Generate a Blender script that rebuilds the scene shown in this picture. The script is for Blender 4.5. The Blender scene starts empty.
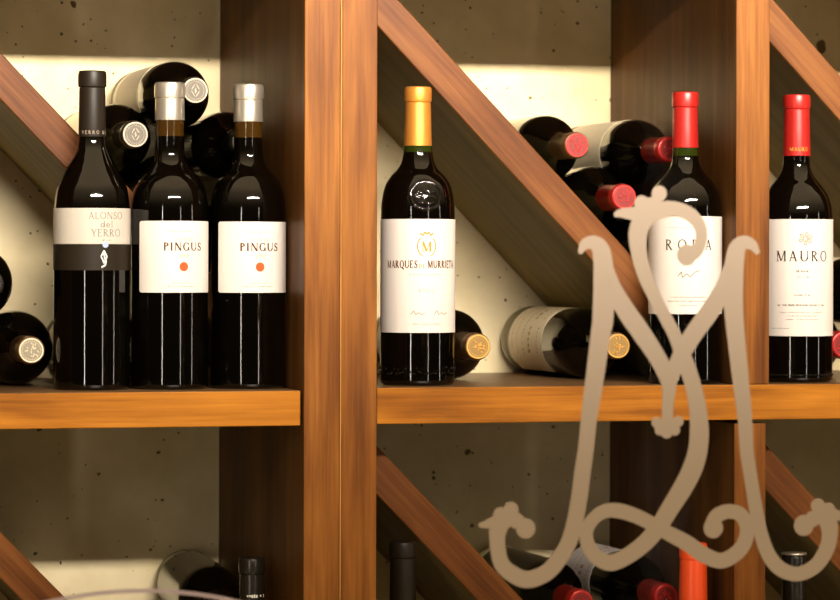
import bpy, bmesh, math, random
from mathutils import Matrix, Vector
random.seed(7)
PI = math.pi
sc = bpy.context.scene
COL = sc.collection

# ------------------------------------------------------------------ materials
def new_mat(name):
    m = bpy.data.materials.new(name); m.use_nodes = True
    nt = m.node_tree
    return m, nt, nt.nodes['Principled BSDF']

def simple(name, col, rough=0.5, metal=0.0, spec=0.5, ior=1.5, noise=0.0, nscale=60, bump=0.0):
    m, nt, p = new_mat(name)
    p.inputs['Base Color'].default_value = (*col, 1)
    p.inputs['Roughness'].default_value = rough
    p.inputs['Metallic'].default_value = metal
    p.inputs['Specular IOR Level'].default_value = spec
    p.inputs['IOR'].default_value = ior
    if noise or bump:
        tc = nt.nodes.new('ShaderNodeTexCoord')
        n = nt.nodes.new('ShaderNodeTexNoise'); n.inputs['Scale'].default_value = nscale; n.inputs['Detail'].default_value = 5
        nt.links.new(tc.outputs['Object'], n.inputs['Vector'])
        if noise:
            r = nt.nodes.new('ShaderNodeValToRGB')
            r.color_ramp.elements[0].position = .3; r.color_ramp.elements[1].position = .7
            r.color_ramp.elements[0].color = (*[c*(1-noise) for c in col], 1)
            r.color_ramp.elements[1].color = (*[min(1, c*(1+noise)) for c in col], 1)
            nt.links.new(n.outputs['Fac'], r.inputs['Fac']); nt.links.new(r.outputs['Color'], p.inputs['Base Color'])
        if bump:
            b = nt.nodes.new('ShaderNodeBump'); b.inputs['Strength'].default_value = bump; b.inputs['Distance'].default_value = .001
            nt.links.new(n.outputs['Fac'], b.inputs['Height']); nt.links.new(b.outputs['Normal'], p.inputs['Normal'])
    return m

def wood(name, dark, mid, light, axis, rough=.45, fine=1.0, spec=.16):
    """Long grain along one object axis: broad figure plus fine pores."""
    m, nt, p = new_mat(name)
    N, L = nt.nodes, nt.links
    tc = N.new('ShaderNodeTexCoord')
    oi = N.new('ShaderNodeObjectInfo')
    add = N.new('ShaderNodeVectorMath'); add.operation = 'ADD'
    mul = N.new('ShaderNodeVectorMath'); mul.operation = 'SCALE'; mul.inputs['Scale'].default_value = 3.0
    comb = N.new('ShaderNodeCombineXYZ')
    for k in range(3): L.new(oi.outputs['Random'], comb.inputs[k])
    L.new(comb.outputs[0], mul.inputs[0])
    L.new(tc.outputs['Object'], add.inputs[0]); L.new(mul.outputs[0], add.inputs[1])
    def stretched(across, along):
        mp = N.new('ShaderNodeMapping')
        mp.inputs['Scale'].default_value = tuple(along if k == axis else across for k in range(3))
        L.new(add.outputs[0], mp.inputs['Vector']); return mp
    n1 = N.new('ShaderNodeTexNoise'); n1.inputs['Scale'].default_value = 1; n1.inputs['Detail'].default_value = 4; n1.inputs['Distortion'].default_value = .6
    L.new(stretched(42*fine, 3.0).outputs[0], n1.inputs['Vector'])
    n2 = N.new('ShaderNodeTexNoise'); n2.inputs['Scale'].default_value = 1; n2.inputs['Detail'].default_value = 6; n2.inputs['Roughness'].default_value = .7
    L.new(stretched(330*fine, 9.0).outputs[0], n2.inputs['Vector'])
    n3 = N.new('ShaderNodeTexNoise'); n3.inputs['Scale'].default_value = 1; n3.inputs['Detail'].default_value = 3
    L.new(stretched(14, 5.0).outputs[0], n3.inputs['Vector'])
    mx = N.new('ShaderNodeMix'); mx.data_type = 'FLOAT'; mx.inputs[0].default_value = .38
    L.new(n1.outputs['Fac'], mx.inputs[2]); L.new(n2.outputs['Fac'], mx.inputs[3])
    mx2 = N.new('ShaderNodeMix'); mx2.data_type = 'FLOAT'; mx2.inputs[0].default_value = .3
    L.new(mx.outputs[0], mx2.inputs[2]); L.new(n3.outputs['Fac'], mx2.inputs[3])
    r = N.new('ShaderNodeValToRGB')
    e = r.color_ramp.elements
    e[0].position = .385; e[0].color = (*dark, 1); e[1].position = .615; e[1].color = (*light, 1)
    x = e.new(.5); x.color = (*mid, 1)
    L.new(mx2.outputs[0], r.inputs['Fac']); L.new(r.outputs['Color'], p.inputs['Base Color'])
    b = N.new('ShaderNodeBump'); b.inputs['Strength'].default_value = .12; b.inputs['Distance'].default_value = .0006
    L.new(n2.outputs['Fac'], b.inputs['Height']); L.new(b.outputs['Normal'], p.inputs['Normal'])
    p.inputs['Roughness'].default_value = rough
    p.inputs['Specular IOR Level'].default_value = spec
    return m

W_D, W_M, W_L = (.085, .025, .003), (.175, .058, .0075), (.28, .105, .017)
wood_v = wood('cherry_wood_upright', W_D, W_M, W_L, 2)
seam_tone = wood('pale_seam_tone', (.30, .13, .03), (.42, .19, .045), (.52, .25, .07), 2)
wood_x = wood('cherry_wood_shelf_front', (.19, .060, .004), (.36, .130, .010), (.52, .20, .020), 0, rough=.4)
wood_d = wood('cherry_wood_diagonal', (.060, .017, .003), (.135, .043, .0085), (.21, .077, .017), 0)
board_grey = wood('grey_brown_board', (.15, .110, .032), (.21, .155, .050), (.25, .19, .068), 0, rough=.6)  # divider faces behind the front edge, greyer than the front
side_shade = wood('dark_brown_side_shade', (.055, .020, .0045), (.10, .041, .010), (.15, .066, .018), 2, rough=.45, spec=.12)  # side faces of the uprights: darker brown with their shade put into the colour
board_top = wood('brown_shelf_board', (.10, .052, .022), (.16, .088, .040), (.21, .12, .055), 0, rough=.35)

def concrete():
    m, nt, p = new_mat('raw_concrete')
    N, L = nt.nodes, nt.links
    tc = N.new('ShaderNodeTexCoord')
    n = N.new('ShaderNodeTexNoise'); n.inputs['Scale'].default_value = 5; n.inputs['Detail'].default_value = 7; n.inputs['Roughness'].default_value = .6
    L.new(tc.outputs['Object'], n.inputs['Vector'])
    r = N.new('ShaderNodeValToRGB'); e = r.color_ramp.elements
    e[0].position = .36; e[0].color = (.66, .54, .29, 1); e[1].position = .64; e[1].color = (.93, .80, .53, 1)
    L.new(n.outputs['Fac'], r.inputs['Fac'])
    last = r.outputs['Color']
    for scale, thr, seed in ((14, .10, 0.0), (30, .11, 3.7), (70, .15, 8.1), (120, .17, 5.3)):
        mp = N.new('ShaderNodeMapping'); mp.inputs['Location'].default_value = (seed, seed, seed)
        L.new(tc.outputs['Object'], mp.inputs['Vector'])
        # ragged air holes: distorted voronoi distance, kept only in random cells
        nz = N.new('ShaderNodeTexNoise'); nz.inputs['Scale'].default_value = scale*3
        L.new(mp.outputs[0], nz.inputs['Vector'])
        off = N.new('ShaderNodeVectorMath'); off.operation = 'MULTIPLY_ADD'
        L.new(nz.outputs['Color'], off.inputs[0]); off.inputs[1].default_value = (.25/scale,)*3; L.new(mp.outputs[0], off.inputs[2])
        v = N.new('ShaderNodeTexVoronoi'); v.inputs['Scale'].default_value = scale
        L.new(off.outputs[0], v.inputs['Vector'])
        sep = N.new('ShaderNodeSeparateColor'); L.new(v.outputs['Color'], sep.inputs[0])
        lim = N.new('ShaderNodeMapRange'); lim.inputs['From Min'].default_value = .58; lim.inputs['From Max'].default_value = 1
        lim.inputs['To Min'].default_value = -.04; lim.inputs['To Max'].default_value = thr
        L.new(sep.outputs[0], lim.inputs['Value'])
        lt = N.new('ShaderNodeMath'); lt.operation = 'LESS_THAN'
        L.new(v.outputs['Distance'], lt.inputs[0]); L.new(lim.outputs[0], lt.inputs[1])
        mx = N.new('ShaderNodeMix'); mx.data_type = 'RGBA'
        L.new(lt.outputs[0], mx.inputs[0]); L.new(last, mx.inputs[6]); mx.inputs[7].default_value = (.16, .115, .05, 1)
        last = mx.outputs[2]
    L.new(last, p.inputs['Base Color'])
    p.inputs['Roughness'].default_value = .85; p.inputs['Specular IOR Level'].default_value = .2
    return m
concrete_m = concrete()

glass_dark = simple('dark_wine_glass', (.0012, .0008, .0004), .035, 0, .5, 1.52)
glass_amber = simple('amber_glass', (.034, .015, .002), .05)
glass_green = simple('green_glass', (.014, .022, .002), .05)
glass_base = simple('olive_glass_base', (.17, .14, .065), .12)
paper_white = simple('white_paper', (.68, .625, .585), .6, noise=.015, nscale=200)
paper_cream = simple('cream_paper', (.50, .455, .40), .6, noise=.02, nscale=200)
paper_old = simple('ivory_paper', (.84, .72, .50), .6, noise=.03, nscale=120)
band_grey = simple('dark_grey_label', (.016, .011, .006), .5, 0, .18)
ink_brown = simple('brown_ink', (.105, .042, .012), .7, 0, .08)
ink_dark = simple('dark_ink', (.045, .033, .025), .7, 0, .08)
ink_grey = simple('grey_ink', (.20, .18, .15), .7, 0, .08)
ink_soft = simple('soft_grey_ink', (.19, .17, .14), .7, 0, .08)
ink_pale = simple('pale_ink', (.27, .22, .17), .7, 0, .08)
ink_gold = simple('gold_ink', (.46, .25, .04), .7, 0, .08)
ink_red = simple('red_ink', (.72, .10, .03), .7, 0, .08)
ink_pink = simple('pink_ink', (.48, .22, .15), .7, 0, .08)
ink_white = simple('white_ink', (.8, .78, .72), .7, 0, .08)
ink_blue = simple('blue_grey_foil', (.35, .42, .62), .3)
foil_black = simple('matt_black_capsule', (.014, .0095, .0055), .42, 0, .3)
foil_black2 = simple('black_capsule', (.012, .010, .007), .25)
foil_silver = simple('silver_capsule', (.74, .68, .58), .30, .85)
foil_orange = simple('copper_gold_capsule', (.72, .29, .045), .42, .6)
foil_red = simple('red_capsule', (.42, .016, .012), .32, .2)
foil_redlight = simple('bright_red_foil', (.55, .018, .013), .36, .15)
foil_scarlet = simple('orange_red_capsule', (.86, .085, .015), .33, .1)
foil_brown = simple('brown_capsule', (.13, .060, .018), .35, .3)
foil_gold = simple('gold_foil', (.86, .50, .12), .32, .7)
foil_cream = simple('cream_foil', (.80, .70, .50), .4, .1)
foil_pewter = simple('pewter_foil', (.30, .26, .20), .42, .5)

def decal_mat():
    m, nt, p = new_mat('frosted_decal')
    p.inputs['Base Color'].default_value = (.46, .38, .31, 1)
    p.inputs['Roughness'].default_value = .9; p.inputs['Specular IOR Level'].default_value = .05
    return m
decal = decal_mat()
decal_lilac = simple('pale_lilac_decal', (.50, .42, .48), .8)

def pane_mat():
    m = bpy.data.materials.new('clear_pane'); m.use_nodes = True
    nt = m.node_tree; nt.nodes.clear()
    o = nt.nodes.new('ShaderNodeOutputMaterial')
    t = nt.nodes.new('ShaderNodeBsdfTransparent'); t.inputs['Color'].default_value = (.995, .995, .99, 1)
    g = nt.nodes.new('ShaderNodeBsdfGlossy'); g.inputs['Roughness'].default_value = .02
    mx = nt.nodes.new('ShaderNodeMixShader'); mx.inputs[0].default_value = .0002
    nt.links.new(t.outputs[0], mx.inputs[1]); nt.links.new(g.outputs[0], mx.inputs[2]); nt.links.new(mx.outputs[0], o.inputs[0])
    return m
pane = pane_mat()

# ------------------------------------------------------------------ object helpers
def link(name, bm, mats, parent=None, loc=None, rot=None, smooth=False):
    me = bpy.data.meshes.new(name)
    bmesh.ops.recalc_face_normals(bm, faces=bm.faces)
    bm.to_mesh(me); bm.free()
    for m in (mats if isinstance(mats, (list, tuple)) else [mats]): me.materials.append(m)
    if smooth:
        for f in me.polygons: f.use_smooth = True
    o = bpy.data.objects.new(name, me); COL.objects.link(o)
    if parent: o.parent = parent
    if loc: o.location = loc
    if rot: o.rotation_euler = rot
    return o

def tag(o, label, cat, group=None):
    o['label'] = label; o['category'] = cat
    if group: o['group'] = group
    return o

def thing(name, label, cat, loc, rot=(0, 0, 0), group=None):
    o = bpy.data.objects.new(name, None); COL.objects.link(o)
    o.empty_display_size = .02
    o.location = loc; o.rotation_euler = rot
    return tag(o, label, cat, group)

def box_bm(sx, sy, sz, bev=.0012):
    bm = bmesh.new()
    bmesh.ops.create_cube(bm, size=1)
    bmesh.ops.scale(bm, vec=(sx, sy, sz), verts=bm.verts)
    if bev: bmesh.ops.bevel(bm, geom=list(bm.edges), offset=bev, segments=2, affect='EDGES', profile=.5)
    return bm

def front_slot(bm, slot=0, other=1):
    bm.normal_update()
    for f in bm.faces: f.material_index = slot if f.normal.y < -.6 else other

def catmull(pts, n=5):
    out = []
    for i in range(len(pts)-1):
        p0 = pts[max(i-1, 0)]; p1 = pts[i]; p2 = pts[i+1]; p3 = pts[min(i+2, len(pts)-1)]
        for k in range(n):
            t = k/n
            out.append(tuple(.5*((2*b)+(-a+c)*t+(2*a-5*b+4*c-d)*t*t+(-a+3*b-3*c+d)*t**3) for a, b, c, d in zip(p0, p1, p2, p3)))
    out.append(pts[-1])
    return out

def profile_curve(pts, n=6):
    """monotone cubic r(z) through (r, z) points with rising z"""
    r = [p[0] for p in pts]; z = [p[1] for p in pts]; m = len(pts)
    h = [z[i+1]-z[i] for i in range(m-1)]; d = [(r[i+1]-r[i])/h[i] for i in range(m-1)]
    t = [d[0]]+[0 if d[i-1]*d[i] <= 0 else 3*(h[i-1]+h[i])/((2*h[i]+h[i-1])/d[i-1]+(h[i]+2*h[i-1])/d[i]) for i in range(1, m-1)]+[d[-1]]
    out = []
    for i in range(m-1):
        for k in range(n):
            u = k/n
            out.append(((1+2*u)*(1-u)**2*r[i]+u*(1-u)**2*h[i]*t[i]+u*u*(3-2*u)*r[i+1]+u*u*(u-1)*h[i]*t[i+1], z[i]+u*h[i]))
    out.append(pts[-1]); return out

def lathe(pts, seg=64, slot_of=None):
    bm = bmesh.new(); rings = []
    for r, z in pts:
        if r < 1e-6: rings.append([bm.verts.new((0, 0, z))])
        else: rings.append([bm.verts.new((r*math.cos(2*PI*k/seg), r*math.sin(2*PI*k/seg), z)) for k in range(seg)])
    for i in range(len(rings)-1):
        a, b = rings[i], rings[i+1]
        for k in range(seg):
            k2 = (k+1) % seg
            if len(a) == 1 and len(b) == 1: continue
            if len(a) == 1: f = bm.faces.new((a[0], b[k], b[k2]))
            elif len(b) == 1: f = bm.faces.new((a[k], b[0], a[k2]))
            else: f = bm.faces.new((a[k], a[k2], b[k2], b[k]))
            if slot_of: f.material_index = slot_of((pts[i][1]+pts[i+1][1])/2)
    return bm

def sharp_by_angle(o, ang=.7):
    me = o.data
    bm = bmesh.new(); bm.from_mesh(me)
    for e in bm.edges:
        if len(e.link_faces) == 2 and e.calc_face_angle(0) > ang: e.smooth = False
    bm.to_mesh(me); bm.free()

# ------------------------------------------------------------------ lettering
def seg_quad(x0, y0, x1, y1, w):
    dx, dy = x1-x0, y1-y0; l = math.hypot(dx, dy) or 1
    nx, ny = -dy/l*w/2, dx/l*w/2
    return [(x0+nx, y0+ny), (x0-nx, y0-ny), (x1-nx, y1-ny), (x1+nx, y1+ny)]
def arc_quads(cx, cy, rx, ry, a0, a1, thin, thick, n=14):
    out = []; prev = None
    for i in range(n+1):
        a = math.radians(a0+(a1-a0)*i/n)
        w = thin+(thick-thin)*abs(math.cos(a))**1.5
        c, s = math.cos(a), math.sin(a)
        p = ((cx+(rx)*c, cy+(ry)*s), (cx+(rx-w)*c, cy+(ry-min(w, thin*1.3 if abs(s) > .7 else w))*s))
        if prev: out.append([prev[0], prev[1], p[1], p[0]])
        prev = p
    return out
def glyph(ch, T, t, serif):
    q = []
    def S(x, y, h=.13):
        if serif: q.append(seg_quad(x-h, y, x+h, y, .045))
    def V(x, w, y0=0, y1=1): q.append(seg_quad(x, y0, x, y1, w)); S(x, y0+.022); S(x, y1-.022)
    def Ln(*a): q.append(seg_quad(*a))
    def A(*a): q.extend(arc_quads(*a, t, T))
    adv = .8
    if ch == 'I': V(.15, T); adv = .4
    elif ch == 'P': V(.15, T); A(.2, .745, .42, .255, -90, 90); adv = .72
    elif ch == 'R': V(.15, T); A(.2, .745, .42, .255, -90, 90); Ln(.3, .5, .68, 0, T); S(.72, .022, .08); adv = .82
    elif ch == 'B': V(.15, T); A(.2, .76, .36, .24, -90, 90); A(.2, .26, .42, .26, -90, 90); adv = .72
    elif ch == 'D': V(.15, T); A(.2, .5, .6, .5, -90, 90); adv = .92
    elif ch == 'E': V(.15, T); Ln(.15, .97, .58, .97, t); Ln(.15, .03, .6, .03, t); Ln(.15, .52, .48, .52, t); Ln(.58, .8, .58, .98, t); Ln(.6, .02, .6, .2, t); adv = .72
    elif ch == 'F': V(.15, T); Ln(.15, .97, .58, .97, t); Ln(.15, .52, .48, .52, t); Ln(.58, .8, .58, .98, t); adv = .66
    elif ch == 'L': V(.15, T); Ln(.15, .03, .6, .03, t); Ln(.6, .02, .6, .22, t); adv = .68
    elif ch == 'T': V(.38, T); Ln(.04, .97, .72, .97, t); Ln(.05, .8, .05, .98, t); Ln(.71, .8, .71, .98, t); adv = .78
    elif ch == 'N': V(.14, t); Ln(.16, .98, .76, .02, T); V(.78, t); adv = .94
    elif ch == 'M': V(.14, t); Ln(.16, .98, .52, .04, T); Ln(.52, .04, .86, .98, t); V(.9, T); adv = 1.08
    elif ch == 'A': Ln(.12, 0, .42, 1, t); Ln(.40, 1, .72, 0, T); Ln(.22, .34, .62, .34, t); S(.12, .022, .1); S(.74, .022, .12); adv = .86
    elif ch == 'V': Ln(.12, 1, .42, 0, T); Ln(.42, 0, .72, 1, t); S(.12, .978); S(.72, .978); adv = .84
    elif ch == 'Y': Ln(.1, 1, .4, .45, T); Ln(.4, .45, .7, 1, t); V(.4, T, 0, .48); S(.1, .978); S(.7, .978); adv = .8
    elif ch == 'O': A(.46, .5, .44, .52, 0, 360); adv = .94
    elif ch == 'Q': A(.46, .5, .44, .52, 0, 360); Ln(.5, .1, .9, -.2, T*.8); adv = .94
    elif ch == 'C': A(.46, .5, .44, .52, 50, 310); Ln(.75, .7, .75, .95, t); adv = .86
    elif ch == 'G': A(.46, .5, .44, .52, 50, 318); V(.76, T, .05, .45); Ln(.75, .7, .75, .95, t); adv = .95
    elif ch == 'U': V(.16, T, .3, 1); A(.46, .34, .37, .36, 180, 360); V(.78, t, .3, 1); adv = .94
    elif ch == 'S':
        A(.34, .75, .27, .26, 40, 200); A(.34, .26, .30, .27, -160, 20)
        Ln(.12, .66, .58, .36, T); Ln(.55, .74, .55, .94, t); Ln(.07, .05, .07, .3, t); adv = .68
    elif ch == '2': A(.32, .72, .28, .28, -20, 170); Ln(.56, .62, .08, .04, t*1.4); Ln(.06, .04, .62, .04, T*.7); adv = .7
    elif ch == '0': A(.34, .5, .3, .51, 0, 360); adv = .7
    elif ch == '9': A(.34, .68, .28, .32, 0, 360); Ln(.58, .62, .3, 0, T*.7); adv = .7
    elif ch == '7': Ln(.06, .96, .62, .96, T*.6); Ln(.6, .96, .25, 0, T*.8); adv = .68
    elif ch == '6': A(.34, .32, .28, .32, 0, 360); Ln(.1, .38, .4, 1, T*.7); adv = .7
    elif ch == 'd': A(.3, .25, .26, .26, 0, 360); V(.54, T*.8, 0, .75); adv = .68
    elif ch == 'e': A(.3, .25, .26, .26, 20, 330); Ln(.08, .27, .54, .27, t); adv = .62
    elif ch == 'l': V(.15, T*.8, 0, .78); adv = .32
    elif ch == ' ': adv = .42
    return q, adv
def text_quads(s, x, z, h, T=.15, t=.075, serif=True, space=.06, width=1.0):
    """centred at x, baseline z, cap height h -> list of quads in label coordinates (metres)"""
    gl = []; cx = 0
    for ch in s:
        q, adv = glyph(ch, T, t, serif)
        gl.append([[(px+cx, py) for px, py in quad] for quad in q]); cx += adv+space
    cx -= space
    return [[(x+(px-cx/2)*h*width, z+py*h) for px, py in quad] for g in gl for quad in g]
def micro(x, z, w, h, n, seed):
    """a line of print too small to read in the photograph: short strokes"""
    rr = random.Random(seed); out = []; step = w/n
    for k in range(n):
        if rr.random() < .14: continue
        x0 = x-w/2+k*step; hh = h*rr.uniform(.7, 1)
        if rr.random() < .5: out.append(seg_quad(x0, z, x0, z+hh, h*.45))
        else: out.append(seg_quad(x0-step*.3, z+hh*.5, x0+step*.35, z+hh*rr.uniform(.3, .7), h*.45))
    return out
def ribbon2(pts, w):
    out = []
    for a, b in zip(pts, pts[1:]): out.append(seg_quad(a[0], a[1], b[0], b[1], w))
    return out
def disc_quads(cx, cz, r, n=20):
    return [[(cx, cz), (cx+r*math.cos(2*PI*k/n), cz+r*math.sin(2*PI*k/n)), (cx+r*math.cos(2*PI*(k+.5)/n), cz+r*math.sin(2*PI*(k+.5)/n)), (cx+r*math.cos(2*PI*(k+1)/n), cz+r*math.sin(2*PI*(k+1)/n))] for k in range(n)]

def wrap(x, z, R):     # label x (arc length, 0 = facing -Y) -> cylinder
    a = x/R
    return (R*math.sin(a), -R*math.cos(a), z)
def print_mesh(name, quads, R, mat, parent):
    bm = bmesh.new()
    for q in quads:
        n = max(1, int((max(p[0] for p in q)-min(p[0] for p in q))/.004)) if len(q) == 4 else 1
        a, b, c, d = q
        for k in range(n):
            l = lambda p, r, t: (p[0]+(r[0]-p[0])*t, p[1]+(r[1]-p[1])*t)
            qq = [l(a, d, k/n), l(b, c, k/n), l(b, c, (k+1)/n), l(a, d, (k+1)/n)]
            try: bm.faces.new([bm.verts.new(wrap(x, z, R)) for x, z in qq])
            except ValueError: pass
    return link(name, bm, mat, parent)
def label_mesh(name, x0, x1, z0, z1, R, mat, parent, th=.00025, corner=.0015):
    """paper wrapped on the bottle, with a real (thin) thickness"""
    bm = bmesh.new(); n = max(8, int((x1-x0)/.002)); cols = []
    for k in range(n+1):
        x = x0+(x1-x0)*k/n
        e = min(x-x0, x1-x); cut = corner*(1-min(1, e/corner)) if corner else 0
        cols.append([bm.verts.new(wrap(x*(R+d)/R, z, R+d)) for d, z in ((0, z0+cut), (th, z0+cut), (th, z1-cut), (0, z1-cut))])
    for a, b in zip(cols, cols[1:]):
        for k in range(4):
            k2 = (k+1) % 4
            bm.faces.new((a[k], b[k], b[k2], a[k2]))
    bm.faces.new(cols[0]); bm.faces.new(cols[-1])
    return link(name, bm, mat, parent)
def band_mesh(name, z0, z1, R, mat, parent):
    return link(name, lathe([(R, z0), (R+.00025, z0), (R+.00025, z1), (R, z1)], 96), mat, parent)

# ------------------------------------------------------------------ bottles
def ring_relief(bm, r0, r1, z, h, seg=40):
    pts = [(r0, z), (r0+.0003, z+h), (r1-.0003, z+h), (r1, z)]
    rings = [[bm.verts.new((r*math.cos(2*PI*k/seg), r*math.sin(2*PI*k/seg), zz)) for k in range(seg)] for r, zz in pts]
    for a, b in zip(rings, rings[1:]):
        for k in range(seg): bm.faces.new((a[k], a[(k+1) % seg], b[(k+1) % seg], b[k]))
def bar_relief(bm, x0, y0, x1, y1, w, z, h):
    q = seg_quad(x0, y0, x1, y1, w)
    lo = [bm.verts.new((x, y, z)) for x, y in q]; mx, my = sum(p[0] for p in q)/4, sum(p[1] for p in q)/4
    hi = [bm.verts.new((mx+(x-mx)*.6, my+(y-my)*.6, z+h*1.3)) for x, y in q]
    bm.faces.new(hi)
    for k in range(4): bm.faces.new((lo[k], lo[(k+1) % 4], hi[(k+1) % 4], hi[k]))
def medallion(parent, H, r, style, mat, seed=1):
    rr = random.Random(seed)
    gname = mat.name+'_recess_shade'
    recess_shade = bpy.data.materials.get(gname)
    if not recess_shade:
        c = mat.node_tree.nodes['Principled BSDF'].inputs['Base Color'].default_value
        recess_shade = simple(gname, tuple(v*.32 for v in c[:3]), .5, .2)  # darker copy of the foil: recess shade between the relief put into the colour
    bm = bmesh.new(); z = H
    c = bm.verts.new((0, 0, z+.0002)); seg = 40
    ring = [bm.verts.new((r*math.cos(2*PI*k/seg), r*math.sin(2*PI*k/seg), z+.0002)) for k in range(seg)]
    for k in range(seg): bm.faces.new((c, ring[k], ring[(k+1) % seg])).material_index = 1
    ring_relief(bm, r*.86, r*1.0, z, .0008)
    if style == 'diamond':
        ring_relief(bm, r*.66, r*.72, z, .0005)
        d = r*.58
        P = [(d*.62, 0), (0, d), (-d*.62, 0), (0, -d)]
        for k in range(4): bar_relief(bm, *P[k], *P[(k+1) % 4], r*.1, z, .0009)
        bar_relief(bm, 0, -d*.5, 0, d*.5, r*.12, z, .0009); bar_relief(bm, -d*.2, d*.15, d*.2, -d*.15, r*.1, z, .0008)
        for k in range(26):
            a = 2*PI*k/26
            bar_relief(bm, r*.74*math.cos(a), r*.74*math.sin(a), r*.83*math.cos(a), r*.83*math.sin(a), r*.05, z, .0005)
    else:
        for k in range(16):
            a = rr.uniform(0, 2*PI); q = rr.uniform(0, r*.55); b = a+rr.uniform(-1.2, 1.2); l = r*rr.uniform(.15, .35)
            x, y = q*math.cos(a), q*math.sin(a)
            bar_relief(bm, x, y, x+l*math.cos(b), y+l*math.sin(b), r*.1, z, .0008)
        for k in range(30):
            a = 2*PI*k/30
            bar_relief(bm, r*.70*math.cos(a), r*.70*math.sin(a), r*.79*math.cos(a), r*.79*math.sin(a), r*.06, z, .0005)
    return link('medallion', bm, [mat, recess_shade], parent)

def glass(parent, prof, cap_z, neck_z=None, neck_mat=None):
    """prof: smooth outer profile (r, z) from foot to rim; neck_z: between this height and the capsule no wine stands in the neck"""
    pts = [(0, .004), (prof[0][0]*.75, .003)] + profile_curve(prof, 6)
    pts += [(prof[-1][0]*.8, prof[-1][1])]
    mats = [glass_dark] + ([neck_mat] if neck_mat else [])
    bm = lathe(pts, 72, (lambda z: 1 if (neck_z and neck_z < z) else 0))
    return link('glass_body', bm, mats, parent, smooth=True)
def capsule(parent, pts, mat):
    o = link('capsule', lathe(pts, 56), mat, parent, smooth=True); sharp_by_angle(o, .6); return o

def standing(label, X, Y, zb, px_top, px_bot, H, prof_px, cap_px, cap_mat, face, group, neck=None, neck_mat=None):
    """profile lists are (radius, image-row) pairs measured on the bottle itself, scaled to its height H"""
    k = H/(px_bot-px_top)
    t = thing('wine_bottle', label, 'wine bottle', (X, Y, zb+.0004), (0, 0, face), group)
    cv = lambda L: [(r*k, (px_bot-y)*k) for r, y in L]
    glass(t, cv(prof_px), 0, (px_bot-neck)*k if neck else None, neck_mat)
    capsule(t, cv(cap_px), cap_mat)
    return t, k

def lying(label, X, Z, group, R=.036, H=.298, cap=foil_red, disc=None, style='crest', rot=(PI/2, 0, 0), ybase=.3875, seed=1, base=True, cap_len=.055, loc=None, rn=.0125):
    t = thing('wine_bottle', label, 'wine bottle', loc or (X, ybase, Z), rot, group)
    zc = H-cap_len
    prof = [(R-.003, 0), (R-.0006, .002), (R, .006), (R, .1), (R, .185), (R-.0006, .196), (R-.003, .205), (R-.010, .217), (.0185, .228), (.0150, .237), (.0138, zc-.004 if zc-.004 > .240 else .243), (rn+.0004, H-.004)]
    glass(t, prof, zc)
    if base: band = link('glass_base', lathe([(R-.004, -.0004), (R-.0025, -.0004), (R-.0003, .002), (R+.0002, .006), (R+.0002, .026), (R-.001, .0262)], 72), glass_base, t, smooth=True)
    capsule(t, [(rn+.0012, zc), (rn+.0016, zc+.001), (rn+.0010, H-.017), (rn+.0016, H-.016), (rn+.0018, H-.013), (rn+.0015, H-.003), (rn+.0006, H-.0006), (rn-.001, H), (0, H)], cap)
    if disc: medallion(t, H, rn, style, disc, seed)
    return t
def lying_label(t, R, z0, z1, a0, a1, mat, lines=True, seed=3, ink=ink_gold):
    """side label on a bottle lying on its side; angles in degrees about the bottle axis (0 = facing local -Y)"""
    x0, x1 = math.radians(a0)*R, math.radians(a1)*R
    lb = label_mesh('side_label', x0, x1, z0, z1, R+.0002, mat, t)
    if lines:
        for k, (dz, h, n, w) in enumerate(((.12, .004, 22, .75), (.34, .009, 14, .7), (.55, .004, 24, .7), (.74, .003, 30, .8), (.88, .003, 26, .6))):
            print_mesh('lettering', micro((x0+x1)/2, z1-(z1-z0)*dz-h, (x1-x0)*w, h, n, seed+k), R+.0006, ink, lb)
    return lb

# ------------------------------------------------------------------ setting: concrete wall behind, glass pane in front
w = link('wall_back', box_bm(2.7, .1, 2.6, 0), concrete_m, None, (1.0, .451, -.1)); w['kind'] = 'structure'
g = link('window_1', box_bm(2.4, .010, 1.9, .001), pane, None, (.85, -.505, -.05)); g['kind'] = 'structure'

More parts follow.
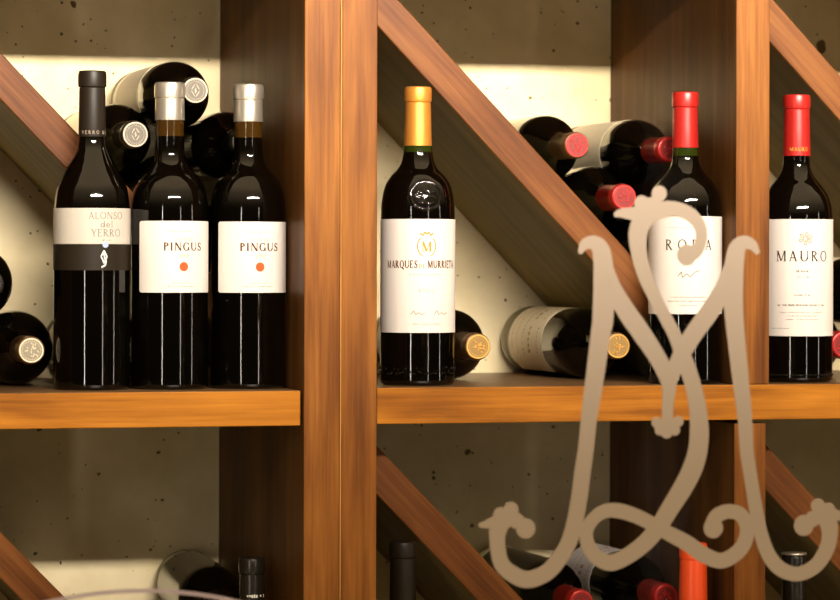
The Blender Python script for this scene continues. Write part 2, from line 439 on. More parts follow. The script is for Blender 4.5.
# ------------------------------------------------------------------ wine rack: two cabinet modules side by side
DEP = .400
PITCH = .4848
def upright(parent, x0, x1, z0, z1, y0=0., name='upright'):
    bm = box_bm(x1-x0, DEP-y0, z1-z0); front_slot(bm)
    return link(name, bm, [wood_v, side_shade], parent, ((x0+x1)/2, (DEP+y0)/2, (z0+z1)/2))
def shelf(parent, x0, x1, z0, z1, y0=0.001):
    bm = box_bm(x1-x0, DEP-y0, z1-z0, .0012); front_slot(bm)
    return link('shelf', bm, [wood_x, board_top], parent, ((x0+x1)/2, (DEP+y0)/2, (z0+z1)/2))
def divider(parent, x0, x1, cu, cl, zlo, zhi, y0):
    """slanting board: upper face z = cu-1.03x, lower face z = cl-1.03x, its ends cut to the cell"""
    s = 1.03
    poly = [(x0, cl-s*x0), (x0, min(zhi, cu-s*x0))]
    if cu-s*x0 > zhi: poly.append(((cu-zhi)/s, zhi))
    poly.append((x1, cu-s*x1))
    if cl-s*x1 < zlo: poly += [(x1, zlo), ((cl-zlo)/s, zlo)]
    else: poly.append((x1, cl-s*x1))
    cx, cz = (x0+x1)/2, (cu+cl)/2-s*(x0+x1)/2
    ang = math.atan(s)
    bm = bmesh.new(); loc = []
    for X, Z in poly:
        dx, dz = X-cx, Z-cz
        loc.append((dx*math.cos(ang)-dz*math.sin(ang), dx*math.sin(ang)+dz*math.cos(ang)))
    f = [bm.verts.new((a, y0, b)) for a, b in loc]; k = [bm.verts.new((a, DEP-.002, b)) for a, b in loc]
    bm.faces.new(f); bm.faces.new(k)
    n = len(f)
    for i in range(n): bm.faces.new((f[i], k[i], k[(i+1) % n], f[(i+1) % n]))
    bmesh.ops.recalc_face_normals(bm, faces=bm.faces)
    bmesh.ops.bevel(bm, geom=[e for e in bm.edges if all(v.co.y < y0+.001 for v in e.verts)], offset=.001, segments=1, affect='EDGES')
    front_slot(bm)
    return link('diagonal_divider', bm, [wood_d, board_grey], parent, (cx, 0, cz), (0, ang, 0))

ra = thing('wine_rack', 'wooden wine rack cabinet holding the black and silver capped standing bottles', 'wine rack', (.568, .2, -.648))
rb = thing('wine_rack', 'wooden wine rack cabinet holding the gold and red capped standing bottles', 'wine rack', (1.24, .2, -.648))
def own(root, o):
    o.parent = root; o.location = Vector(o.location)-Vector(root.location); return o
own(ra, upright(None, .3375, .3740, -.66, .42)); own(ra, upright(None, .7612, .7984, -.66, .42))
own(rb, upright(None, .7997, .8367, -.66, .42)); own(rb, upright(None, 1.6460, 1.6820, -.66, .42))
own(rb, link('pale_seam_line', box_bm(.0012, .02, 1.08, 0), seam_tone, None, (.79905, .0098, -.12)))  # thin paler line along the joint between the two uprights
for k in (-1, 0, 1):
    own(ra, shelf(None, .3740, .7588, -.1642+k*PITCH, -.1290+k*PITCH, .004))
    own(rb, shelf(None, .8372, 1.6460, -.1635+k*PITCH, -.1267+k*PITCH, .002))
own(rb, upright(None, 1.2238, 1.2614, -.1267, -.1635+PITCH, .003)); own(rb, upright(None, 1.2238, 1.2592, -.1267-PITCH, -.1672, .006))
for k in (0, -1):
    zlo, zhi = -.1290+k*PITCH, -.1642+(k+1)*PITCH
    own(ra, divider(None, .3740, .7612, .7003+k*PITCH, .6531+k*PITCH, zlo, zhi, .125))
    zlo, zhi = -.1267+k*PITCH, -.1635+(k+1)*PITCH
    own(rb, divider(None, .8367, 1.2238, 1.1815+k*PITCH, 1.1310+k*PITCH, zlo, zhi, .09))
    own(rb, divider(None, 1.2614, 1.6460, 1.1865+.4226*1.03+k*PITCH, 1.1375+.4226*1.03+k*PITCH, zlo, zhi, .09))

# ------------------------------------------------------------------ standing bottles on the middle shelf
CX, CY = 0., -3.11
def facing(X, Y, phi): return -math.atan((X-CX)/(Y-CY))+math.radians(phi)

# black capped bottle with cream band
H = .3203
t, k = standing('tall standing wine bottle with matt black capsule and cream band above a dark grey band', .5613, .083, -.1290, 71, 388.5, H,
    [(35, 388.5), (37.6, 386.5), (38, 383), (38, 300), (38, 216), (37.4, 204), (35.4, 190), (30.5, 178), (24.6, 167), (17.8, 154), (14.6, 146), (13.4, 136), (12.6, 100), (12.2, 74)],
    [(12.8, 136.5), (13.5, 137), (13.7, 136), (13.2, 100), (13.0, 88.4), (12.4, 87.6), (13.9, 86.8), (14.2, 85), (14.2, 75), (13.6, 72), (12.4, 71), (0, 71)], foil_black, facing(.5613, .083, 18), 'standing wine bottles on the middle shelf')
R = 38*k; zz = lambda y: (388.5-y)*k; tx = 3*k
lb = band_mesh('front_label', zz(244), zz(208.5), R+.0002, paper_cream, t)
q = text_quads('ALONSO', tx, zz(219.3), 7.0*k, .12, .07) + text_quads('del', tx, zz(227.5), 8*k, .12, .07) + text_quads('YERRO', tx, zz(236.6), 7.4*k, .12, .07) + micro(tx, zz(241), 9*k, 1.6*k, 8, 5)
print_mesh('lettering', q, R+.0006, ink_soft, lb)
bb = band_mesh('lower_label', zz(270), zz(244), R+.0002, band_grey, t); bb['label'] = 'dark grey lower label band'
q = ribbon2([(0, zz(250.5)), (3.2*k, zz(256.5)), (0, zz(263)), (-1.5*k, zz(259)), (-3*k, zz(256.5)), (0, zz(250.5))], 1.3*k)
q += ribbon2([(0, zz(253.5)), (.8*k, zz(258)), (2.2*k, zz(261)), (1.2*k, zz(265)), (-2.5*k, zz(267))], 1.5*k)
print_mesh('emblem', q, R+.0006, ink_white, bb)
print_mesh('seal', disc_quads(1.5*k, zz(244.5), 3.2*k), R+.0009, ink_blue, bb)
cp = [c for c in t.children if c.name.startswith('capsule')][0]
print_mesh('lettering', text_quads('YERRO DE', -1*k, zz(134.5), 3.6*k, .2, .16, False, .3), 13.8*k, ink_pale, cp)

# two silver capped bottles with white square labels and a red dot
def silver_bottle(label, X, top, cx_off, H, fat=1.0):
    t, k = standing(label, X, .083, -.1290, 82, 388, H,
        [(35*fat, 388), (38.2*fat, 386), (38.6*fat, 383), (38.6*fat, 300), (38.6*fat, 214), (38.1*fat, 203), (36.2*fat, 191), (33.2*fat, 183), (28.6, 176), (22, 169), (16.6, 161), (14.8, 151), (14.3, 136), (14.2, 118), (13.6, 84)],
        [(14.2, 119.4), (14.8, 120), (15.0, 119), (14.7, 108), (14.5, 98.6), (13.8, 97.8), (15.3, 97), (15.6, 95), (15.6, 86), (15, 83), (13.6, 82), (0, 82)], foil_silver, facing(X, .083, 17), 'standing wine bottles on the middle shelf', 136, glass_amber)
    R = 38.6*fat*k; zz = lambda y: (388-y)*k
    lb = label_mesh('front_label', -45*k, 45*k, zz(292), zz(221), R+.0002, paper_white, t)
    print_mesh('lettering', text_quads('PINGUS', cx_off*k, zz(250.5), 8.2*k, .2, .1, True, .1, 1.0), R+.0006, ink_brown, lb)
    q = text_quads('FLOR DE', cx_off*k, zz(241), 3.2*k, .12, .06, True, .12) + text_quads('2009', cx_off*k, zz(257.2), 3.6*k, .14, .07, True, .08)
    print_mesh('vintage', q, R+.0006, ink_pink, lb)
    print_mesh('dot', disc_quads((cx_off-.5)*k, zz(266.3), 4.6*k), R+.0006, ink_red, lb)
    print_mesh('top_line', micro(-1*k, zz(232), 25*k, 1.4*k, 22, 2), R+.0006, ink_pale, lb)
    q = micro(0, zz(283), 16*k, 1.4*k, 14, 4) + micro(0, zz(286.5), 32*k, 1.4*k, 30, 9)
    print_mesh('small_print', q, R+.0006, ink_pale, lb)
silver_bottle('standing silver capped wine bottle beside the black capped one, white label with red dot', .6408, 82, 3.5, .3101)
silver_bottle('standing silver capped wine bottle nearest the wide upright, white label with red dot', .7224, 84, 1.5, .3096, .98)

# gold capped bottle
H = .3071
t, k = standing('standing wine bottle with copper gold capsule, crest on its shoulder and white label', .8990, .071, -.1267, 87, 385.5, H,
    [(34, 385.5), (37, 383.5), (37.4, 380), (37.4, 300), (37.3, 220), (37, 208), (35.6, 196), (33, 186), (26.8, 176), (20.5, 169.5), (16.4, 162), (14.8, 154), (14, 146), (12.6, 120), (12.2, 90)],
    [(13.4, 146), (14.0, 146.6), (14.1, 145), (13.6, 130), (12.9, 103.4), (12.3, 102.6), (13.4, 101.8), (13.8, 100), (13.8, 90), (13.2, 87.8), (12, 87), (0, 87)], foil_orange, facing(.8990, .071, 14), 'standing wine bottles on the middle shelf', 153, glass_green)
R = 37.4*k; zz = lambda y: (385.5-y)*k
lb = label_mesh('front_label', -62*k, 60*k, zz(333), zz(220), R+.0002, paper_white, t, corner=.004)
q = text_quads('MARQUES', -26.5*k, zz(268.8), 7.6*k, .22, .1, True, .07, .71) + text_quads('MURRIETA', 18.5*k, zz(268.8), 7.6*k, .22, .14, True, .07, .67)
print_mesh('lettering', q, R+.0006, ink_brown, lb)
q = text_quads('DE', -4.5*k, zz(268.8), 4*k, .16, .08, True, .05) + text_quads('M', 0, zz(252.5), 10*k, .2, .08)
for a0, a1 in ((130, 250), (-70, 50)):
    q += [[(x, zz(247)+y) for x, y in w4] for w4 in arc_quads(0, 0, 10*k, 11*k, a0, a1, .7*k, 1.2*k, 14)]
q += ribbon2([(-7*k, zz(234)), (-4*k, zz(236.5)), (-2*k, zz(233)), (0, zz(235)), (2*k, zz(233)), (4*k, zz(236.5)), (7*k, zz(234))], 1.4*k)
print_mesh('emblem', q, R+.0006, ink_gold, lb)
q = text_quads('RIOJA'.replace('J', 'I'), 0, zz(293), 3.6*k, .12, .06, True, .3) + micro(0, zz(276), 34*k, 1.5*k, 28, 3) + micro(2*k, zz(325), 30*k, 1.5*k, 26, 8)
q += ribbon2([(-16*k, zz(315)), (-13*k, zz(311)), (-11*k, zz(315)), (-8*k, zz(313)), (-5*k, zz(315)), (-2*k, zz(313.5))], .8*k) + ribbon2([(8*k, zz(315)), (11*k, zz(310.5)), (13*k, zz(315)), (17*k, zz(313)), (20*k, zz(315)), (24*k, zz(313))], .8*k)
print_mesh('small_print', q, R+.0006, ink_pale, lb)
# crest moulded into the shoulder: raised ribbons that follow the shoulder surface
shoulder = catmull([(37.3, 220), (37, 208), (35.6, 196), (33, 186), (26.8, 176), (20.5, 169.5)], 12)
def sh_r(y):
    for (r0, y0), (r1, y1) in zip(shoulder, shoulder[1:]):
        if y1 <= y <= y0: return r0+(r1-r0)*(y0-y)/(y0-y1+1e-9)
    return 37
def on_shoulder(dx, y, lift): 
    r = sh_r(y)+lift; a = dx/37
    return (r*k*math.sin(a), -r*k*math.cos(a), zz(y)+lift*k*.3)
def crest_line(bm, pts, w):
    P = catmull([(a, b) for a, b in pts], 4); rows = []
    for i, (a, b) in enumerate(P):
        c = P[min(i+1, len(P)-1)]; d = P[max(i-1, 0)]
        dx, dy = c[0]-d[0], c[1]-d[1]; l = math.hypot(dx, dy) or 1
        nx, ny = -dy/l*w/2, dx/l*w/2
        rows.append([bm.verts.new(on_shoulder(a+nx*s, b+ny*s, h)) for s, h in ((1, -.06), (.5, .34), (0, .5), (-.5, .34), (-1, -.06))])
    for r0, r1 in zip(rows, rows[1:]):
        for j in range(4): bm.faces.new((r0[j], r1[j], r1[j+1], r0[j+1]))
bm = bmesh.new()
crest_line(bm, [(17*math.cos(a), 196+14.5*math.sin(a)) for a in [math.radians(d) for d in range(0, 361, 20)]], 3.2)
crest_line(bm, [(-12, 197), (-8, 193), (-4, 194), (-1, 190), (1, 186)], 3)
crest_line(bm, [(-10, 200), (-5, 198), (0, 199), (5, 198), (10, 200)], 3.4)
crest_line(bm, [(1, 186), (2, 192), (5, 195), (8, 191), (11, 196)], 3)
crest_line(bm, [(-8, 205), (-3, 203), (2, 205), (8, 204)], 3)
link('moulded_crest', bm, glass_dark, t, smooth=True)
bm = bmesh.new()
rr = random.Random(4)
for i in range(120):
    a = 2*PI*i/120; z = zz(371+rr.uniform(-3.5, 3.5)); r = R
    m4 = Matrix.Translation((r*math.cos(a), r*math.sin(a), z))
    bmesh.ops.create_icosphere(bm, subdivisions=1, radius=.0015*rr.uniform(.5, 1), matrix=m4)
link('stippled_foot', bm, glass_dark, t, smooth=True)

# red capped bottle with wide spaced title, behind the monogram
H = .3056
t, k = standing('standing red capped wine bottle seen through the monogram, white label beside the post', .1+1.0851, .05, -.1267, 92, 383.5, H,
    [(33.5, 383.5), (36.2, 381.5), (36.6, 378), (36.6, 300), (36.6, 218), (36.2, 207), (34.8, 197), (31.6, 188), (26, 180), (19.6, 173), (15.2, 166), (13.2, 158), (12.6, 147), (12, 120), (11.6, 95)],
    [(12.6, 147.2), (13.2, 148), (13.3, 147), (12.7, 128), (12.4, 108.4), (11.8, 107.6), (13.1, 106.8), (13.4, 105), (13.4, 95), (12.8, 92.8), (11.6, 92), (0, 92)], foil_red, facing(1.1851, .05, 7), 'standing wine bottles on the middle shelf', 157, glass_green)
R = 36.6*k; zz = lambda y: (383.5-y)*k
lb = label_mesh('front_label', -56*k, 56*k, zz(314), zz(217), R+.0002, paper_white, t)
print_mesh('lettering', text_quads('RODA', 0, zz(250.5), 10.5*k, .14, .075, True, .48, .95), R+.0006, ink_dark, lb)
print_mesh('top_line', micro(0, zz(229), 42*k, 1.3*k, 36, 2), R+.0006, ink_grey, lb)
q = micro(0, zz(298), 38*k, 1.6*k, 30, 12) + micro(0, zz(302), 44*k, 1.6*k, 36, 13) + micro(0, zz(306), 22*k, 1.4*k, 18, 14)
q += text_quads('RODA', 0, zz(266), 3*k, .1, .06, False, .3) 
q += ribbon2([(-12*k, zz(277)), (-8*k, zz(272)), (-7*k, zz(278)), (-3*k, zz(274)), (1*k, zz(277)), (6*k, zz(272)), (11*k, zz(271))], .9*k)
print_mesh('small_print', q, R+.0006, ink_grey, lb)

# red capped bottle in the cell at the far side of the post
H = .3059
t, k = standing('standing red capped wine bottle beyond the post, white label with a pink flower mark', 1.3196, .071, -.1267, 95, 383, H,
    [(33, 383), (36, 381), (36.4, 378), (36.4, 300), (36.4, 226), (36, 215), (34.8, 206), (31.8, 197), (26, 187.5), (19.4, 179), (15.4, 172), (13.6, 165), (13.2, 156), (12.3, 130), (11.8, 98)],
    [(13.2, 156), (13.9, 156.6), (14, 155.5), (13.4, 130), (12.9, 110.4), (12.3, 109.6), (13.5, 108.8), (13.9, 107), (13.9, 98.5), (13.3, 95.8), (12, 95), (0, 95)], foil_red, facing(1.3196, .071, 12), 'standing wine bottles on the middle shelf')
R = 36.4*k; zz = lambda y: (383-y)*k
lb = label_mesh('front_label', -57*k, 55*k, zz(337), zz(220.5), R+.0002, paper_white, t)
print_mesh('lettering', text_quads('MAURO', -.5*k, zz(262.5), 10.5*k, .15, .085, True, .2, .98), R+.0006, ink_dark, lb)
q = []
for a in (20, 75, 140, 200, 270, 330):
    c, s = math.cos(math.radians(a)), math.sin(math.radians(a))
    q += ribbon2([(1.5*k+1.5*k*c, zz(240)+1.5*k*s), (1.5*k+5*k*c-1.6*k*s, zz(240)+5*k*s+1.6*k*c), (1.5*k+7.2*k*c, zz(240)+6.8*k*s), (1.5*k+5*k*c+1.6*k*s, zz(240)+5*k*s-1.6*k*c), (1.5*k+1.5*k*c, zz(240)+1.5*k*s)], .9*k)
print_mesh('emblem', q, R+.0006, ink_pink, lb)
q = micro(0, zz(273.5), 14*k, 2.6*k, 9, 3) + micro(0, zz(279), 13*k, 1.8*k, 9, 5) + micro(-1*k, zz(297), 16*k, 1.8*k, 12, 6) + micro(-1*k, zz(307), 52*k, 2*k, 44, 7) + micro(0, zz(314), 46*k, 1.3*k, 44, 8) + micro(0, zz(317.5), 30*k, 1.3*k, 28, 9) + micro(0, zz(321), 36*k, 1.3*k, 34, 10) + micro(-24*k, zz(330), 20*k, 1.5*k, 14, 11)
print_mesh('small_print', q, R+.0006, ink_grey, lb)
cp = [c for c in t.children if c.name.startswith('capsule')][0]
print_mesh('lettering', text_quads('MAURO', 0, zz(152), 4*k, .2, .12, False, .12), 14.2*k, ink_gold, cp)
bm = bmesh.new()
for i in range(90):
    a = 2*PI*i/90
    bmesh.ops.create_icosphere(bm, subdivisions=1, radius=.0013, matrix=Matrix.Translation((R*math.cos(a), R*math.sin(a), zz(376))))
link('stippled_foot', bm, glass_dark, t, smooth=True)

# ------------------------------------------------------------------ bottles lying behind, necks towards the glass
GL = 'wine bottles lying in the cell of the black and silver capped bottles'
t = lying('topmost lying bottle of the pile behind the silver capped bottles, pewter medallion on its end', .6685, .1743, GL, cap=foil_black2, disc=foil_pewter, style='diamond', rn=.0128)
lying_label(t, .036, .045, .172, 60, 300, paper_old, False)
lying('lying bottle with pewter medallion beside the neck of the black capped standing bottle', .6066, .1286, GL, cap=foil_black2, disc=foil_pewter, style='diamond', seed=2, rn=.0128)
lying('dark lying bottle behind the neck of the silver capped bottle nearest the wide upright', .7231, .1223, GL, H=.284, cap=foil_black2, disc=foil_pewter, style='diamond', seed=3)
lying('dark lying bottle mostly hidden behind the shoulder of the first silver capped bottle', .6575, .0765, GL, H=.266, cap=foil_black2, disc=foil_black2)
lying('dark lying bottle low in the pile behind the silver capped bottle nearest the wide upright', .7095, .0235, GL, H=.266, cap=foil_black2, disc=foil_black2)
lying('lying bottle on the shelf with a cream capped neck, left of the black capped bottle', .5012, -.0898, GL, R=.0385, cap=foil_brown, disc=foil_cream)
lying('dark lying bottle cut off by the frame, on top of the cream capped one', .4600, -.0228, GL, R=.038, cap=foil_black2)
t = lying('lying bottle on the shelf behind the standing black capped and silver capped ones', .5980, -.0906, GL, R=.038, H=.262, cap=foil_brown, disc=foil_cream)
lying_label(t, .038, .035, .12, 60, 300, paper_old, False)

GM = 'wine bottles lying in the cell of the gold capped bottle'
lying('lying gold capped bottle behind the foot of the gold capped standing bottle', .9701, -.0883, GM, R=.038, cap=foil_brown, disc=foil_gold, seed=4, rn=.0128)
t = lying('lying gold capped bottle on the shelf with its ivory side label showing', 1.1247, -.0883, GM, R=.038, cap=foil_brown, disc=foil_gold, seed=5, rn=.0128)
lying_label(t, .038, .034, .152, 130, 330, paper_old, True, 3, ink_gold)
lying('lying red capped bottle highest against the slanting board, above the others', 1.0785, .1235, GM, cap=foil_brown, disc=foil_redlight, seed=6)
t = lying('lying red capped bottle beside the neck of the standing red capped bottle, pale label behind', 1.1830, .1205, GM, cap=foil_red, disc=foil_redlight, seed=7)
lying_label(t, .036, .03, .172, 60, 300, paper_old, False)
lying('lying red capped bottle just above the top lobe of the monogram', 1.1315, .0692, GM, cap=foil_red, disc=foil_redlight, seed=8)
lying('dark lying bottle hidden behind the standing red capped bottle of the same cell', 1.1865, .0145, GM, cap=foil_black2)

GR = 'wine bottles lying in the cell beyond the post'
lying('lying bottle with ornate red and gold cap on the shelf at the frame edge', 1.3835, -.0883, GR, R=.038, cap=foil_red, disc=foil_redlight, seed=9, rn=.0135)
t = lying('lying bottle with pale label higher at the frame edge, beyond the post', 1.4330, -.0310, GR, R=.037, cap=foil_black2)
lying_label(t, .037, .06, .19, 60, 330, paper_old, False)

# ------------------------------------------------------------------ bottles on the bottom shelf
ZL, ZM = -.1290-PITCH, -.1267-PITCH
prof = [(35, 388.5), (37.6, 386.5), (38, 383), (38, 300), (38, 216), (37.4, 204), (35.4, 190), (30.5, 178), (24.6, 167), (17.8, 154), (14.6, 146), (13.4, 136), (12.6, 100), (12.2, 74)]
slim = [(r if r < 20 else 20+(r-20)*.66, y) for r, y in prof]
capp = [(12.8, 136.5), (13.5, 137), (13.7, 136), (13.2, 100), (13.0, 88.4), (12.4, 87.6), (13.9, 86.8), (14.2, 85), (14.2, 75), (13.6, 72), (12.4, 71), (0, 71)]
GB = 'standing wine bottles on the bottom shelf'
t, k = standing('black capped standing bottle on the bottom shelf, left of the wide upright', .7272, .083, ZL, 71, 388.5, .3112, slim, capp, foil_black2, facing(.7272, .083, 15), GB)
cp = [c for c in t.children if c.name.startswith('capsule')][0]
print_mesh('lettering', micro(3*k, (388.5-112)*k, 22*k, 4*k, 9, 21), 13.6*k, ink_white, cp)
standing('black capped standing bottle on the bottom shelf below the gold capped one', .8874, .083, ZM, 71, 388.5, .3220, prof, capp, foil_black, facing(.8874, .083, 15), GB)
cap2 = [(14.0, 139), (14.8, 140), (15.0, 138), (14.9, 120), (14.2, 89), (13.6, 88.2), (14.7, 87.4), (14.9, 86), (14.9, 76), (14.2, 72), (12.6, 71), (0, 71)]
standing('orange red capped standing bottle on the bottom shelf, behind the lower scrolls of the monogram', 1.1915, .040, ZM, 71, 388.5, .3175, slim, cap2, foil_scarlet, facing(1.1915, .040, 15), GB)
t, k = standing('black capped standing bottle with bright silver top on the bottom shelf beyond the post', 1.3227, .083, ZM, 71, 388.5, .2985, prof, capp, foil_black2, facing(1.3227, .083, 15), GB)
tp = link('capsule_top', lathe([(0, 0), (14.6*k, 0), (14.8*k, 1*k), (14.2*k, 2.2*k), (0, 2.4*k)], 48), foil_silver, t, (0, 0, (388.5-71)*k), smooth=True); tp['label'] = 'bright silver capsule top'

GN = 'wine bottles lying in the bottom cells'
d = Vector((.7055-.7266, .088-.392, -.3499+.3567)).normalized()
lying('lying bottle with gold rimmed end behind the black capped bottle near the wide upright', 0, 0, GN, cap=foil_black2, disc=foil_gold, loc=(.7230, .392, -.3567), rot=(PI/2, 0, -math.atan2(d.x, -d.y)*-1), seed=11)
lying('dark lying bottle under the gold rimmed one in the bottom cell', .6850, -.4250, GN, H=.268, cap=foil_black2)
lying('lying red capped bottle against the bottom slanting board, left of the labelled one', 1.0847, -.3590, GN, cap=foil_red, disc=foil_redlight, seed=12)
t = lying('lying red capped bottle with white printed label behind the lower scroll of the monogram', 1.1799, -.3551, GN, cap=foil_red, disc=foil_redlight, seed=13)
lying_label(t, .036, .06, .15, 95, 330, paper_white, True, 5, ink_pink)

# ------------------------------------------------------------------ monogram on the pane
STROKES = {
'leg_left': [(0.8799,0.0098,0.00514),(0.8835,0.0153,0.00942),(0.8907,0.0171,0.012),(0.897,0.0124,0.01544),(0.8998,0.0021,0.01716),(0.9007,-0.0193,0.01888),(0.8999,-0.0494,0.01888),(0.898,-0.0614,0.01776),(0.8924,-0.1017,0.01629),(0.8879,-0.1325,0.01457),(0.8848,-0.1607,0.01414),(0.8822,-0.1778,0.01456),(0.8795,-0.1983,0.01456),(0.8759,-0.2185,0.01455),(0.8701,-0.2384,0.01454),(0.8616,-0.2527,0.01453),(0.8491,-0.2653,0.01451),(0.8321,-0.2704,0.01449),(0.8178,-0.2645,0.01404),(0.8088,-0.2549,0.01361),(0.8056,-0.237,0.0136),(0.807,-0.2251,0.01615),(0.8114,-0.2184,0.01531)],
'diag_left': [(0.897,0.0107,0.01201),(0.9025,-0.0065,0.01459),(0.9098,-0.0236,0.01546),(0.9217,-0.0426,0.01677),(0.9363,-0.0624,0.01679),(0.9483,-0.0797,0.01552),(0.9556,-0.0927,0.01467),(0.9603,-0.1065,0.01252),(0.9594,-0.1229,0.01036),(0.959,-0.1427,0.01036)],
'scroll': [(0.9762,0.0066,0.01556),(0.9848,0.0101,0.01211),(0.9898,0.0197,0.01039),(0.9884,0.0318,0.01125),(0.9792,0.0417,0.01211),(0.9654,0.0463,0.01296),(0.9498,0.0445,0.01552),(0.9379,0.0384,0.01723),(0.932,0.0263,0.01722),(0.9325,0.0099,0.01463),(0.938,-0.0107,0.01292),(0.9479,-0.0314,0.01164),(0.9583,-0.0495,0.01165),(0.9666,-0.0651,0.01209),(0.974,-0.0824,0.01469),(0.9814,-0.1024,0.01471),(0.9865,-0.1232,0.01558),(0.9884,-0.144,0.01731),(0.9871,-0.1621,0.01774),(0.9825,-0.1776,0.01817),(0.9743,-0.1931,0.01772),(0.9619,-0.2119,0.0164),(0.9478,-0.2323,0.01552),(0.9311,-0.2474,0.01463),(0.9095,-0.2577,0.01417),(0.895,-0.2526,0.01329),(0.8868,-0.2413,0.01243),(0.8859,-0.2293,0.012),(0.8927,-0.2191,0.01158),(0.9031,-0.2133,0.01202),(0.9158,-0.2136,0.01289),(0.9313,-0.2185,0.01248),(0.9478,-0.2267,0.0125),(0.9615,-0.2343,0.01295),(0.9777,-0.2428,0.01384),(0.9929,-0.2531,0.01386),(1.0095,-0.2584,0.01345),(1.0244,-0.2512,0.01346),(1.0318,-0.2401,0.01347),(1.0322,-0.2279,0.01304),(1.0261,-0.2183,0.0126),(1.015,-0.2159,0.01258),(1.0048,-0.2196,0.01301),(1.0007,-0.2273,0.01387)],
'leg_right': [(1.0413,0.01,0.00522),(1.0371,0.0155,0.00957),(1.0297,0.0177,0.01217),(1.0236,0.0129,0.01564),(1.0209,0.0024,0.01737),(1.0191,-0.0193,0.0191),(1.0201,-0.041,0.01737),(1.022,-0.0618,0.0165),(1.0267,-0.1027,0.01503),(1.0305,-0.134,0.0133),(1.0325,-0.1627,0.01261),(1.0344,-0.1758,0.01235),(1.0372,-0.1924,0.01235),(1.041,-0.2133,0.01262),(1.0457,-0.2352,0.01262),(1.0532,-0.2545,0.01307),(1.0645,-0.267,0.01308),(1.0805,-0.2717,0.01267),(1.0964,-0.2655,0.01312),(1.1068,-0.2522,0.01401),(1.1105,-0.2383,0.01489),(1.1086,-0.226,0.01664),(1.1029,-0.2206,0.01576)],
'diag_right': [(1.0236,0.0111,0.01216),(1.0172,-0.0063,0.01476),(1.0107,-0.0219,0.01562),(0.9988,-0.041,0.0169),(0.9836,-0.0608,0.01644),(0.9721,-0.0789,0.01556),(0.9639,-0.0962,0.01295),(0.9598,-0.1117,0.01036)],
}
HORNS = [[(0.7892,-0.2231,0.00339),(0.7954,-0.2228,0.00679),(0.8025,-0.2208,0.00935),(0.8096,-0.2184,0.0102)],[(0.9101,0.0404,0.00344),(0.916,0.0425,0.00774),(0.9242,0.0422,0.01032),(0.9333,0.0418,0.01378)],[(1.1304,-0.2229,0.00351),(1.1237,-0.2223,0.00702),(1.1161,-0.2208,0.00964),(1.1076,-0.2189,0.01051)]]
DISCS = [(0.8178,-0.2105,0.0066),(0.8083,-0.2145,0.0062),(0.8311,-0.2269,0.00852),(0.823,-0.2203,0.00681),(0.8114,-0.2201,0.00765),(0.9765,0.0066,0.00908),(0.9511,0.0596,0.0069),(0.9351,0.0509,0.00689),(0.9443,0.0462,0.01034),(1.0016,-0.2299,0.00893),(1.086,-0.2294,0.00918),(1.0993,-0.2126,0.0066),(1.1095,-0.2159,0.0060),(1.0944,-0.2239,0.007),(1.1057,-0.2224,0.00788),(0.9492,-0.1379,0.00474),(0.9521,-0.1444,0.00474),(0.9585,-0.1462,0.00561),(0.9659,-0.1446,0.00475),(0.9691,-0.1372,0.00475),(0.959,-0.1393,0.00691)]
YF, TH = -.5104, .0004
OX, OZ = .96, -.28
def slab(bm, poly, lift=0):
    f = [bm.verts.new((x-OX, -TH-lift, z-OZ)) for x, z in poly]; b = [bm.verts.new((x-OX, 0, z-OZ)) for x, z in poly]
    bm.faces.new(f); bm.faces.new(b)
    for i in range(len(f)): bm.faces.new((f[i], b[i], b[(i+1) % len(f)], f[(i+1) % len(f)]))
def stroke(bm, pts, n=8, lift=0):
    P = catmull(pts, n); L, Rr = [], []
    for i, (x, z, w) in enumerate(P):
        a = P[max(i-1, 0)]; b = P[min(i+1, len(P)-1)]
        dx, dz = b[0]-a[0], b[1]-a[1]; l = math.hypot(dx, dz) or 1
        nx, nz = -dz/l*w/2, dx/l*w/2
        L.append((x+nx, z+nz)); Rr.append((x-nx, z-nz))
    rows = []
    for i, ((x0, z0), (x1, z1)) in enumerate(zip(L, Rr)):
        h = TH+lift+2e-4*i/len(L)
        rows.append([bm.verts.new(v) for v in ((x0-OX, 0, z0-OZ), (x0-OX, -h, z0-OZ), (x1-OX, -h, z1-OZ), (x1-OX, 0, z1-OZ))])
    for a, b in zip(rows, rows[1:]):
        for k in range(4): bm.faces.new((a[k], b[k], b[(k+1) % 4], a[(k+1) % 4]))
    bm.faces.new(rows[0]); bm.faces.new(rows[-1])
    x, z, w = P[0]
def disc(bm, x, z, r, lift=0, n=32): slab(bm, [(x+r*math.cos(2*PI*k/n), z+r*math.sin(2*PI*k/n)) for k in range(n)], lift)
mono = thing('monogram_decal', 'large pale grey ornamental letter monogram with scrolls on the glass pane', 'decal', (OX, YF, OZ))
bm = bmesh.new()
for i, nme in enumerate(('leg_left', 'diag_left', 'leg_right', 'diag_right')): stroke(bm, STROKES[nme], lift=i*1e-5)
for i, h in enumerate((HORNS[0], HORNS[2])): stroke(bm, h, lift=5e-5+i*1e-5)
for i, dd in enumerate(DISCS[0:5]+DISCS[10:21]): disc(bm, *dd, lift=8e-5+i*1e-5)
for nme in ('leg_left', 'leg_right'):
    x, z, w = STROKES[nme][0]; disc(bm, x, z, w/2, 3e-4)
link('letter_m', bm, decal, mono)
bm = bmesh.new()
stroke(bm, STROKES['scroll'], lift=2e-5); stroke(bm, HORNS[1], lift=4e-5)
for i, dd in enumerate(DISCS[5:10]): disc(bm, *dd, lift=6e-5+i*1e-5)
link('letter_scroll', bm, decal, mono)
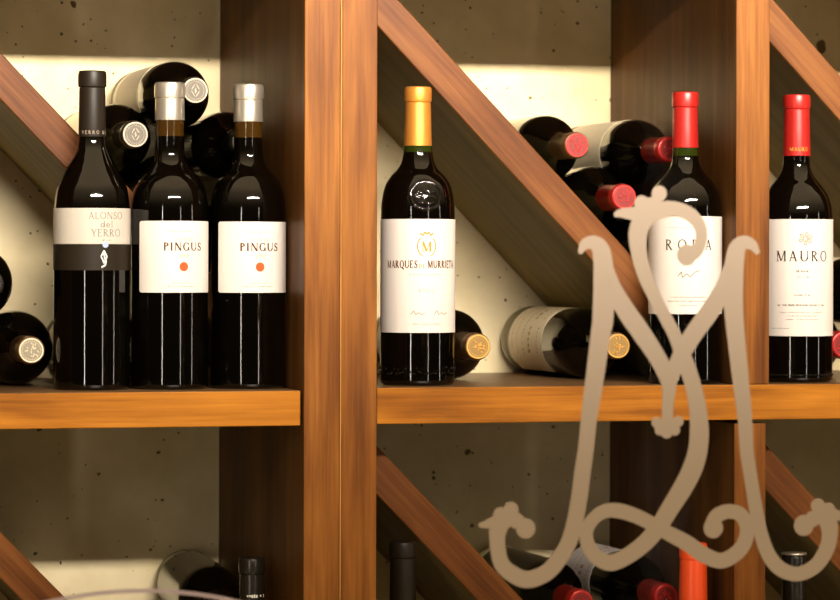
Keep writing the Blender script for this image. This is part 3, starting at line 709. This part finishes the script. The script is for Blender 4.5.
# thin curved line on the pane at the bottom of the photograph
bm = bmesh.new(); rad = .345; cx, cz = .4925, -.2714-.345
ro = rad+.0016; ri = rad-.0016; n = 160; rows = []
for k in range(n):
    a = 2*PI*k/n
    rows.append([bm.verts.new(v) for v in ((ro*math.cos(a), 0, ro*math.sin(a)), (ro*math.cos(a), -TH, ro*math.sin(a)), (ri*math.cos(a), -TH, ri*math.sin(a)), (ri*math.cos(a), 0, ri*math.sin(a)))])
for k in range(n):
    a, b = rows[k], rows[(k+1) % n]
    for j in range(4): bm.faces.new((a[j], b[j], b[(j+1) % 4], a[(j+1) % 4]))
tag(link('ring_decal', bm, decal_lilac, None, (cx, YF, cz)), 'thin pale lilac curved line on the glass pane at the bottom of the picture', 'decal')

# ------------------------------------------------------------------ light
def area(name, loc, target, sx, sy, power, col, spread=PI):
    l = bpy.data.lights.new(name, 'AREA'); l.shape = 'RECTANGLE'; l.size = sx; l.size_y = sy
    l.energy = power; l.color = col; l.spread = spread
    o = bpy.data.objects.new(name, l); COL.objects.link(o)
    o.location = loc
    o.rotation_euler = (Vector(target)-Vector(loc)).to_track_quat('-Z', 'Y').to_euler()
    return o
WARM = (1, .89, .77)
area('ceiling_light_row', (1.05, -2.6, .975), (1.0, 0, .93), 2.2, .085, 68, WARM, math.radians(57))
for i, (az, pw) in enumerate(((-36, 10), (19, 4.5), (59, 4.5))):
    a = math.radians(az); dist = 3.4
    p = (.85+dist*math.sin(a), -dist*math.cos(a), -.15)
    area('wall_light_strip', p, (.85, .1, -.15), .09, 1.3, pw, WARM)
wd = bpy.data.worlds.new('room'); sc.world = wd; wd.use_nodes = True
nt = wd.node_tree; N, L = nt.nodes, nt.links
bg = N['Background']
tc = N.new('ShaderNodeTexCoord'); sp = N.new('ShaderNodeSeparateXYZ'); L.new(tc.outputs['Generated'], sp.inputs[0])
rp = N.new('ShaderNodeValToRGB'); e = rp.color_ramp.elements
mr = N.new('ShaderNodeMapRange'); mr.inputs['From Min'].default_value = -1; mr.inputs['From Max'].default_value = 1
L.new(sp.outputs['Z'], mr.inputs['Value']); L.new(mr.outputs[0], rp.inputs['Fac'])
e[0].position = .475; e[0].color = (.02, .014, .008, 1); e[1].position = .85; e[1].color = (3.2, 2.35, 1.35, 1)
x = e.new(.56); x.color = (.05, .036, .02, 1)
x = e.new(.0); x.color = (1.3, .92, .42, 1)
x = e.new(.38); x.color = (.85, .60, .27, 1)
L.new(rp.outputs[0], bg.inputs['Color']); bg.inputs['Strength'].default_value = .45

# ------------------------------------------------------------------ camera
F = 3200.; PSI = math.atan(907/F)
cd = bpy.data.cameras.new('camera'); cam = bpy.data.objects.new('camera', cd); COL.objects.link(cam)
cd.sensor_width = 36; cd.lens = F/840*36; cd.shift_y = -38/840; cd.clip_start = .05
cam.matrix_world = Matrix.Translation((0, -3.11, 0)) @ Matrix.Rotation(-PSI, 4, 'Z') @ Matrix.Rotation(PI/2, 4, 'X') @ Matrix.Rotation(.0025, 4, 'Z')
cd.dof.use_dof = True; cd.dof.focus_distance = 3.27; cd.dof.aperture_fstop = 8.0
sc.camera = cam
vs = sc.view_settings
vs.view_transform = 'Standard'; vs.look = 'None'; vs.exposure = 0; vs.gamma = 1; vs.use_curve_mapping = False
